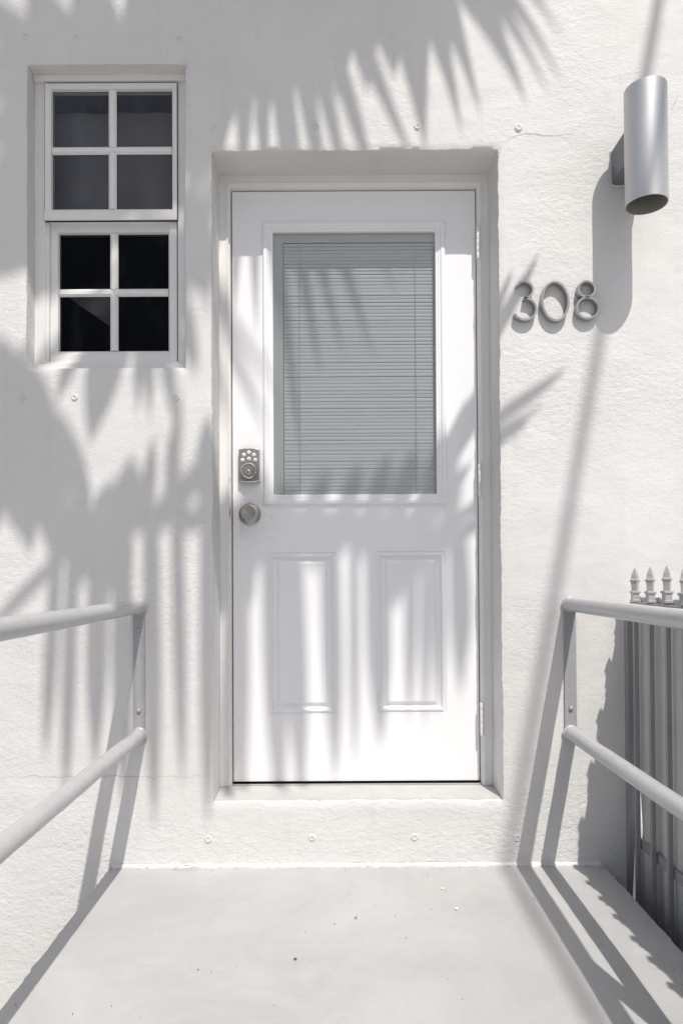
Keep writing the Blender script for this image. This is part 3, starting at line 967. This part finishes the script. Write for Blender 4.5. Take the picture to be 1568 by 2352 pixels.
# ------------------------------------------------------------------ house numbers
def digit(name, strokes, depth, label):
    """strokes: list of (closed, [(x, z)...]) centre lines of a thin metal band"""
    bm = bmesh.new()
    hw = 0.0034
    for closed, pts in strokes:
        n = len(pts)
        inn, outr = [], []
        for i, (x, z) in enumerate(pts):
            a = pts[(i - 1) % n] if closed or i > 0 else pts[i]
            b = pts[(i + 1) % n] if closed or i < n - 1 else pts[i]
            d = Vector((b[0] - a[0], b[1] - a[1])).normalized()
            nx, nz = -d.y, d.x
            inn.append((x + nx * hw, z + nz * hw)); outr.append((x - nx * hw, z - nz * hw))
        lps = []
        for i in range(n):
            (xi, zi), (xo, zo) = inn[i], outr[i]
            xm, zm = (xi + xo) / 2, (zi + zo) / 2
            q = 0.86
            lps.append([(xi, 0.004, zi), (xi, -depth + 0.0012, zi), (xm + (xi - xm) * q, -depth, zm + (zi - zm) * q),
                        (xm + (xo - xm) * q, -depth, zm + (zo - zm) * q), (xo, -depth + 0.0012, zo), (xo, 0.004, zo)])
        if closed:
            lps.append(lps[0])
        rings(bm, lps, closed=True, cap0=not closed, cap1=not closed)
    bmesh.ops.remove_doubles(bm, verts=bm.verts, dist=1e-6)
    o = build(name, bm, M['number'], smooth=R(25))
    return tag(o, label, 'house number', 'steel house numbers')
def arc(cx, cz, rx, rz, a0, a1, n, rot=0.0):
    out = []
    for k in range(n + 1):
        a = R(a0 + (a1 - a0) * k / n)
        x, z = rx * math.cos(a), rz * math.sin(a)
        out.append((cx + x * math.cos(rot) - z * math.sin(rot), cz + x * math.sin(rot) + z * math.cos(rot)))
    return out
ND = 0.021
digit('house_number', [(False, arc(0.5955, 1.8170, 0.0262, 0.0262, 152, -62, 26) + [(0.6005, 1.7912), (0.5935, 1.7900)]),
                       (False, [(0.5930, 1.7900)] + arc(0.5962, 1.7560, 0.0350, 0.0345, 82, -155, 30))], ND, 'metal digit three, first numeral beside the door')
digit('house_number', [(True, arc(0.6925, 1.7805, 0.0412, 0.0612, 0, 360 - 9, 40, R(4)))], ND, 'metal oval digit zero between the three and the eight')
digit('house_number', [(True, arc(0.7915, 1.8180, 0.0258, 0.0250, 0, 360 - 12, 30)), (True, arc(0.7942, 1.7580, 0.0342, 0.0335, 0, 360 - 10, 36))], ND, 'metal digit eight touching the lamp shadow')

# ------------------------------------------------------------------ wall lamp
lamp = empty('wall_lamp', (0.926, 0, 2.21), 'silver cylinder wall lamp above the house numbers', 'lamp')
lc, lo, lr = 0.926, -0.145, 0.060
bm = bmesh.new()
lathe(bm, (lc, lo, 2.017), (0, 0, 1), [(lr - 0.0022, 0.0), (lr, 0.0008), (lr, 0.3462), (lr - 0.0022, 0.347), (lr - 0.003, 0.346), (lr - 0.003, 0.30)], 72)
build('tube', bm, M['lamp'], lamp, smooth=R(40))
bm = bmesh.new()
lathe(bm, (lc, lo, 2.017), (0, 0, 1), [(lr - 0.0022, 0.0), (lr - 0.0032, 0.001), (lr - 0.0032, 0.16), (0.002, 0.165)], 64, cap1=True)
build('inner_reflector', bm, M['lampin'], lamp, smooth=R(40))
bm = bmesh.new()
lathe(bm, (lc, lo, 2.017), (0, 0, 1), [(lr - 0.004, 0.302), (lr - 0.004, 0.30), (0.002, 0.299)], 48, cap1=True)
build('upper_lens', bm, M['lampin'], lamp)
bm = bmesh.new()
bx0, bx1, bz0, bz1, ch = 0.8800, 0.9720, 2.1560, 2.2720, 0.008
def oct_(i, y):
    a, b, c, d = bx0 + i, bx1 - i, bz0 + i, bz1 - i
    return [(a + ch, y, c), (b - ch, y, c), (b, y, c + ch), (b, y, d - ch), (b - ch, y, d), (a + ch, y, d), (a, y, d - ch), (a, y, c + ch)]
rings(bm, [oct_(0, 0.0), oct_(0, -0.115)], cap1=True)
build('bracket_box', bm, M['lampbox'], lamp)
bm = bmesh.new()
rings(bm, [oct_(-0.003, 0.004), oct_(-0.003, -0.004), oct_(-0.001, -0.006)], cap1=True)
build('back_plate', bm, M['lamp'], lamp)

# ------------------------------------------------------------------ handrails
def handrail(x, lab, tilt):
    h = empty('handrail', (x, 0, 0), lab, 'handrail', 'pipe handrails along the landing')
    zu, zl, r = 0.8215, 0.4160, 0.0222
    for z in (zu, zl):
        bm = bmesh.new()
        pts = [(x + 0.0012 * ns(k, 1, z, 0.7), 0.004 - 0.04 * k, z + 0.0012 * ns(k, 5, z, 0.7)) for k in range(42)]
        tube(bm, pts, r, 28)
        build('rail', bm, M['rail'], h, smooth=R(50))
        # weld bead where the pipe meets the plate
        bm = bmesh.new()
        lathe(bm, (x, -0.0085, z), (0, -1, 0), [(r + 0.0035, 0), (r + 0.0032, 0.002), (r + 0.001, 0.005), (r - 0.002, 0.0055)], 24)
        for v in bm.verts:
            q = 1 + 0.06 * ns(v.co.x, v.co.y, v.co.z, 90)
            v.co.x = x + (v.co.x - x) * q; v.co.z = z + (v.co.z - z) * q
        build('weld', bm, M['rail'], h, smooth=R(60))
    boxo('wall_plate', x - 0.0185, x + 0.0185, -0.0085, 0.003, 0.395, 0.8360, M['plate'], h, bevel=0.0015)
    for dz, dx in ((0.748, 0.001), (0.494, 0.000)):
        bm = bmesh.new()
        lathe(bm, (x + dx, -0.008, dz), (0, -1, 0), [(0.0074, 0), (0.0072, 0.003), (0.0060, 0.0062), (0.0035, 0.0078), (0.0008, 0.0082)], 18, cap1=True)
        build('bolt', bm, M['plate'], h, smooth=R(60))
    for yy in (-1.03, -1.60):
        bm = bmesh.new()
        tube(bm, [(x, yy, -0.02), (x, yy, zu - 0.005)], 0.0205, 20)
        build('post', bm, M['rail'], h, smooth=R(50))
handrail(-0.6270, 'grey pipe handrail on the landing edge below the window', 0)
handrail(0.7320, 'grey pipe handrail running in front of the spiked fence', 0)

# ------------------------------------------------------------------ spiked fence with sheet backing
FX = 0.905
fence = empty('spiked_fence', (FX, -0.8, -0.75), 'silver painted metal fence with spear tips and sheet backing', 'fence')
boxo('wall_post', FX, FX + 0.019, -0.026, 0.0, -0.75, 0.776, M['fence'], fence, bevel=0.0012)
pick = None
prof_f = [(0.0064, 0.0), (0.0120, 0.001), (0.0120, 0.0065), (0.0098, 0.0080), (0.0096, 0.0260), (0.0126, 0.0275), (0.0126, 0.0325), (0.0086, 0.0345), (0.0092, 0.0500), (0.0100, 0.0600),
          (0.0128, 0.0655), (0.0128, 0.0680), (0.0098, 0.0710), (0.0080, 0.0840), (0.0045, 0.0960), (0.0006, 0.1050)]
def square_loft(bm, x, y, prof, z0):
    rings(bm, [[(x + sx * r, y + sy * r, z0 + z) for sx, sy in ((-1, -1), (1, -1), (1, 1), (-1, 1))] for r, z in prof], True, True, True)
me_p = me_f = None
for k in range(17):
    y = -0.069 - 0.1015 * k + random.uniform(-0.004, 0.004)
    h = random.uniform(-0.004, 0.004)
    if me_p is None:
        bm = bmesh.new()
        square_loft(bm, 0, 0, [(0.0064, 0.0), (0.0064, 1.584)], -0.75)
        me_p = bpy.data.meshes.new('picket'); bm.to_mesh(me_p); bm.free(); me_p.materials.append(M['fence'])
        bm = bmesh.new()
        square_loft(bm, 0, 0, prof_f[:8], 0.834)
        rings(bm, [[(r * 1.3 * math.cos(a), r * 1.3 * math.sin(a), 0.834 + z) for a in (R(5), R(95), R(185), R(275))] for r, z in prof_f[7:]], True, True, True)
        me_f = bpy.data.meshes.new('spear_tip'); bmesh.ops.recalc_face_normals(bm, faces=bm.faces); bm.to_mesh(me_f); bm.free(); me_f.materials.append(M['spear'])
    p = bpy.data.objects.new('picket', me_p); C.objects.link(p); p.parent = fence
    p.location = (0.0064 + 0.002 * random.uniform(-1, 1), y - (-0.8), 0.75 + h)
    s = bpy.data.objects.new('spear_tip', me_f); C.objects.link(s); s.parent = p
    s.rotation_euler = (0, 0, R(random.uniform(-7, 7)))
for z0, z1, xa in ((0.078, 0.108, FX + 0.0150), (0.798, 0.830, FX - 0.0045)):
    boxo('fence_rail', xa, FX + 0.0190, -1.80, -0.055, z0, z1, M['fence'], fence, bevel=0.001)
# two overlapping sheets of ribbed metal fixed behind the pickets
def sheet(ya_top, ya_bot, yb, x, z1, ph):
    bm = bmesh.new()
    lp = []
    nz_ = 26
    for j in range(nz_ + 1):
        z = -0.72 + (z1 + 0.72) * j / nz_
        ya = ya_bot + (ya_top - ya_bot) * max(0.0, min(1.0, (z + 0.1) / 0.5))
        n = 110
        row = []
        for k in range(n + 1):
            y = ya + (yb - ya) * k / n
            row.append((x + 0.0030 * math.sin(y * 2 * math.pi / 0.066 + ph) + 0.0015 * ns(0, y, z, 3), y, z + (0.006 * ns(1, y, 2, 25) if j == nz_ else 0)))
        lp.append(row)
    rings(bm, lp, closed=False)
    rings(bm, [[(p[0] + 0.0015, p[1], p[2]) for p in r] for r in lp], closed=False)
    return build('sheet_panel', bm, M['sheet'], fence, smooth=R(60))
sheet(-0.030, -0.088, -0.96, FX + 0.0235, 0.845, 0.4)
sheet(-0.93, -0.93, -1.80, FX + 0.0265, 0.847, 1.4)

o = boxo('sun_block', 0.962, 1.9, -2.4, 0.0, -0.76, 0.12, M['ground'], bevel=0.01)  # block added beyond the fence to shade the outer foot of the sheet
tag(o, 'added concrete block keeping sun off the foot of the fence sheet', 'sun_block', kind='structure')

# ------------------------------------------------------------------ litter on the landing
def flake(name, x, y, size, m, lab, cat, lift=0.004):
    bm = bmesh.new()
    n = 9
    top = []
    for k in range(n):
        a = 2 * math.pi * k / n
        q = size * random.uniform(0.55, 1.1)
        top.append(bm.verts.new((x + q * math.cos(a), y + q * 0.6 * math.sin(a), lift + 0.002 * random.random())))
    c = bm.verts.new((x, y, lift + 0.004))
    lowv = [bm.verts.new((v.co.x, v.co.y, v.co.z - 0.0012)) for v in top]
    for k in range(n):
        bm.faces.new((top[k], top[(k + 1) % n], c))
        bm.faces.new((top[k], lowv[k], lowv[(k + 1) % n], top[(k + 1) % n]))
    o = build(name, bm, m)
    return tag(o, lab, cat)
flake('leaf_scrap', -0.105, -0.525, 0.006, M['scrap'], 'tiny brown leaf scrap in the middle of the grey landing', 'leaf')
flake('leaf_scrap', 0.045, -0.330, 0.005, M['ink'], 'tiny dark crumb on the landing below the door', 'leaf')
flake('paint_chip', 0.320, -0.285, 0.006, M['chip'], 'small white paint chip lying near the handrail shadow', 'chip')
flake('paint_chip', 0.300, -0.165, 0.0045, M['chip'], 'small white paint chip close to the wall base', 'chip')
# loop of stray thread at the wall base
bm = bmesh.new()
tube(bm, [(-0.478 + 0.036 * math.cos(a) * (1 + 0.2 * math.sin(3 * a)), -0.020 - 0.014 * math.sin(a), 0.0045 + 0.003 * (1 + math.sin(2 * a))) for a in [R(10 * k) for k in range(34)]], 0.0006, 5)
o = build('thread', bm, M['crack'])
tag(o, 'thin loop of stray thread lying against the wall base', 'thread')
# fine grit gathered along the edges
bm = bmesh.new()
for k in range(240):
    if k < 90:
        x, y = random.uniform(LX0 + 0.02, LX1 - 0.02), -abs(random.gauss(0, 0.012)) - 0.006
    elif k < 150:
        x, y = LX1 - 0.01 - abs(random.gauss(0, 0.05)), random.uniform(-0.9, -0.02)
    else:
        x, y = random.uniform(LX0 + 0.02, LX1 - 0.02), random.uniform(-0.9, -0.03)
    s = random.choice((0.0005, 0.0007, 0.0009, 0.0013))
    q = Matrix.Translation((x, y, 0.0028)) @ Matrix.Rotation(random.uniform(0, 6.28), 4, 'Z') @ Matrix.Diagonal((s * random.uniform(0.8, 2.2), s, s * 0.7, 1))
    bmesh.ops.create_icosphere(bm, subdivisions=1, radius=1.0, matrix=q)
o = build('grit', bm, M['scrap'])
tag(o, 'dark specks of grit scattered over the landing', 'grit', kind='stuff')

# ------------------------------------------------------------------ fan palm standing behind the viewer; its leaves shade the wall
# leaf outlines are laid out by where they shade the wall (units of 1/724 m across the facade)
def W(px, py):
    return Vector(((px - 775) / 724, 0.0, 0.923 + (1317 - py) / 724))
def Dp(px, py):
    p = Vector(((px - 775) / 677, 0.165, 0.923 + (1317 - py) / 677))
    return p - SUN * (p.y / SUN.y)          # same ray where it crosses the wall face
def up(p, L):
    return p + SUN * L

palm = empty('fan_palm', (-1.7, -3.4, -0.75), 'tall fan palm whose leaves shade the white wall', 'palm tree')
CROWN = up(W(-260, -260), 5.0)
def strip(bm, start, T, bend, wpx, L, Lt, split, power, w0):
    """one folded leaf segment, given by where it shades the wall"""
    d = T - start
    side = Vector((d.z, 0, -d.x)).normalized()
    n = 14
    prev = None
    def at(t):
        return start + d * t + side * (bend * d.length * 2 * t * t * (1.5 - t))
    for k in range(n + 1):
        t = k / n
        p = at(t)
        dd = (at(t + 0.01) - p).normalized()
        s2 = Vector((dd.z, 0, -dd.x))
        w = wpx / 724 * (w0 + (1 - w0) * t / split if t < split else max(0.0, 1 - ((t - split) / (1 - split)) ** power)) * 0.5 + 0.001
        c = up(p, L + (Lt - L) * t)
        fold = SUN * (w * 0.4)
        cur = [bm.verts.new(c + s2 * w - fold), bm.verts.new(c + fold), bm.verts.new(c - s2 * w - fold)]
        if prev:
            bm.faces.new((prev[0], prev[1], cur[1], cur[0]))
            bm.faces.new((prev[1], prev[2], cur[2], cur[1]))
        prev = cur
def petiole(o, H, via=()):
    bm = bmesh.new()
    if via:
        key = [CROWN] + [up(p, l) for p, l in via] + [H]
        pts = []
        for i in range(len(key) - 1):
            p0, p1, p2, p3 = key[max(i - 1, 0)], key[i], key[i + 1], key[min(i + 2, len(key) - 1)]
            for q in range(6):
                t = q / 6
                pts.append(0.5 * (2 * p1 + (p2 - p0) * t + (2 * p0 - 5 * p1 + 4 * p2 - p3) * t * t + (3 * p1 - p0 - 3 * p2 + p3) * t ** 3))
        pts.append(H)
    else:
        pts = [CROWN.lerp(H, k / 12) + Vector((0, 0, 1.0)) * (k / 12 * (1 - k / 12)) for k in range(13)]
    tube(bm, pts, lambda t: 0.022 - 0.009 * t, 8)
    build('petiole', bm, M['frond'], o)
def palm_leaf(hub, tips, L, split=0.5, dl=0.25, power=1.8, via=()):
    """fan leaf: segments spread from one hub"""
    bm = bmesh.new()
    for T, bend, wpx in tips:
        strip(bm, hub, T, bend, wpx, L, L + random.uniform(-dl, dl), split, power, 0.0)
    o = build('leaf', bm, M['frond'], palm)
    petiole(o, up(hub, L), via)
def rib_leaf(rib, segs, L, dl=0.3, power=2.2, split=0.45, via=()):
    """leaf with a curved rib; segments hang from along it: (position on rib 0..1, tip, bend, width)"""
    bm = bmesh.new()
    def on(t):
        q = t * (len(rib) - 1)
        i = min(int(q), len(rib) - 2)
        return rib[i].lerp(rib[i + 1], q - i)
    for t, T, bend, wpx in segs:
        strip(bm, on(t), T, bend, wpx, L, L + random.uniform(-dl, dl), split, power, 0.9)
    tube(bm, [up(on(k / 12), L + 0.01) for k in range(13)], lambda t: 0.016 - 0.011 * t, 7)
    o = build('leaf', bm, M['frond'], palm)
    petiole(o, up(rib[0], L), via)

VIA = [(W(-120, 500), 4.9), (W(-10, 900), 4.7), (W(110, 1130), 4.6)]
# over the door head
palm_leaf(W(590, -480), [(W(430, 330), 0, 85), (W(500, 420), 0, 66), (W(556, 500), 0, 52), (W(614, 520), 0, 44), (W(672, 540), 0, 42), (W(726, 800), 0, 38),
                         (W(778, 600), 0, 46), (W(836, 560), 0, 42), (W(912, 560), 0, 44), (W(972, 400), 0, 50), (W(1010, 200), .02, 60)], 3.0, 0.6, power=1.1)
palm_leaf(W(890, -460), [(W(1062, 300), -.01, 60), (W(1100, 262), -.02, 58), (W(1192, 244), -.04, 76), (W(1232, 232), -.06, 44), (W(1250, 210), -.08, 42), (W(1262, 110), -.08, 40),
                         (W(985, 340), 0, 96)], 2.9, 0.64, power=0.85)
palm_leaf(W(800, -500), [(W(1030, 90), 0, 100), (W(975, 150), 0, 90), (W(915, 170), 0, 80), (W(850, 200), 0, 80), (W(780, 220), 0, 80), (W(715, 235), 0, 80), (W(650, 260), 0, 80), (W(590, 290), 0, 80)], 3.3, 0.7, power=2.0)
# over the window
palm_leaf(W(330, 400), [(W(-70, -60), 0, 110), (W(40, -110), 0, 100), (W(158, -110), 0, 74), (W(232, -90), 0, 54), (W(320, -130), 0, 84), (W(410, -240), 0, 150), (W(500, -160), 0, 150), (W(560, 0), 0, 150), (W(550, 160), 0, 140),
                        (W(510, 310), 0, 120), (W(490, 520), 0, 110), (W(478, 680), 0, 90), (W(455, 860), 0, 60), (W(404, 985), 0, 40), (W(345, 960), 0, 36), (W(316, 950), 0, 32), (W(218, 1020), .02, 90),
                        (W(150, 930), .04, 56), (W(60, 850), .05, 44), (W(-70, 660), .05, 104), (W(-130, 545), 0, 92), (W(-140, 400), 0, 118), (W(-130, 235), 0, 104), (W(-110, 70), 0, 116)], 4.1, 0.66)
# left lower masses
palm_leaf(W(-90, 690), [(W(45, 1275), -.05, 120), (W(108, 1262), -.08, 120), (W(150, 1200), -.12, 120), (W(-10, 1230), 0, 120), (W(-60, 1240), 0, 100), (W(100, 960), -.1, 70)], 4.2, 0.62)
rib_leaf([W(130, 1280), W(260, 1190), W(400, 1160), W(560, 1190)],
         [(1.0, W(560, 980), 0, 100), (.94, W(520, 975), .0, 90), (.84, W(478, 948), .0, 58), (.66, W(410, 880), .02, 20), (.66, W(392, 975), .03, 36), (.52, W(346, 1000), .03, 30), (.42, W(302, 1045), 0, 64), (.32, W(262, 1095), 0, 80), (.20, W(200, 1150), 0, 80),
          (.1, W(140, 1185), 0, 70),
          (.98, W(528, 1820), 0, 46), (.83, W(476, 1900), 0, 40), (.68, W(418, 1800), 0, 32), (.54, W(354, 1900), 0, 42), (.38, W(284, 1850), 0, 50), (.25, W(218, 1760), 0, 50), (.10, W(150, 1840), 0, 34), (.0, W(104, 1740), 0, 32),
          (.92, W(508, 1260), 0, 70), (.75, W(440, 1225), 0, 80), (.6, W(378, 1215), 0, 80), (.48, W(325, 1225), 0, 80), (.34, W(262, 1370), 0, 90), (.18, W(185, 1340), 0, 70), (.05, W(-30, 1450), 0, 34)], 4.2, via=VIA[:2])
# on the door
rib_leaf([Dp(520, 1170), Dp(660, 1170), Dp(820, 1180), Dp(960, 1190), Dp(1062, 1230)],
         [(.06, Dp(552, 1900), 0, 42), (.18, Dp(640, 1900), 0, 60), (.26, Dp(690, 1860), 0, 56), (.40, Dp(768, 1800), 0, 50), (.49, Dp(812, 1770), 0, 24), (.58, Dp(872, 1720), 0, 62),
          (.73, Dp(938, 1660), 0, 32), (.80, Dp(975, 1670), 0, 28), (.87, Dp(1008, 1640), 0, 32), (.97, Dp(1058, 1600), 0, 44), (1.0, Dp(1075, 1500), 0, 30),
          (.02, Dp(530, 1290), 0, 80), (.10, Dp(590, 1310), 0, 80), (.22, Dp(660, 1330), 0, 90), (.32, Dp(725, 1310), 0, 70), (.44, Dp(790, 1270), 0, 80), (.55, Dp(850, 1300), 0, 80), (.64, Dp(910, 1400), 0, 70), (.72, Dp(960, 1320), 0, 70), (.88, Dp(1010, 1250), 0, 60), (.96, Dp(1050, 1300), 0, 50),
          (.1, Dp(600, 1090), 0, 70), (.22, Dp(680, 1075), 0, 60), (.34, Dp(756, 1050), 0, 50), (.46, Dp(830, 1035), 0, 54), (.56, Dp(900, 1015), 0, 54), (.66, Dp(965, 1000), 0, 60), (.80, Dp(1015, 985), 0, 50), (.92, Dp(1050, 1040), 0, 50)], 4.5, via=VIA + [(W(330, 1180), 4.5)])
palm_leaf(Dp(900, 1300), [(Dp(1045, 900), .08, 24), (Dp(1085, 830), .08, 28), (W(1218, 562), .05, 30), (W(1186, 640), .04, 24), (W(1284, 818), .08, 30), (W(1206, 950), .08, 32), (W(1235, 905), .09, 20), (Dp(1075, 1050), .05, 30)], 2.3, 0.6, power=2.6,
          via=VIA + [(W(330, 1180), 4.2), (Dp(620, 1190), 3.6), (Dp(760, 1210), 2.9)])
# left door stile
palm_leaf(W(430, 300), [(Dp(556, 900), -.05, 34), (Dp(590, 1010), -.06, 34), (W(522, 800), -.04, 36), (Dp(625, 940), -.07, 26), (W(470, 720), -.03, 44)], 4.8, 0.5)
# crown shaft and trunk
bm = bmesh.new()
base = Vector((-1.9, -4.4, -0.76))
pts = [base.lerp(CROWN - Vector((0, 0, 0.15)), k / 24) + Vector((0.10 * math.sin(k / 24 * 3.1), 0, 0)) for k in range(25)]
tube(bm, pts, lambda t: 0.17 - 0.05 * t + 0.05 * max(0, 0.12 - t) / 0.12, 18)
build('trunk', bm, M['trunk'], palm, smooth=R(60))

# ------------------------------------------------------------------ overhead service pipe running out from the wall
bm = bmesh.new()
hz = 6.4
hx = 1.036 + 0.1848 * (hz - 2.742)
tube(bm, [(hx, 0.01, hz), (hx, -3.0, hz), (hx, -6.0, hz)], 0.0185, 12)
o = build('overhead_pipe', bm, M['cable'], smooth=R(60))
tag(o, 'thin overhead pipe running out from the wall', 'pipe')
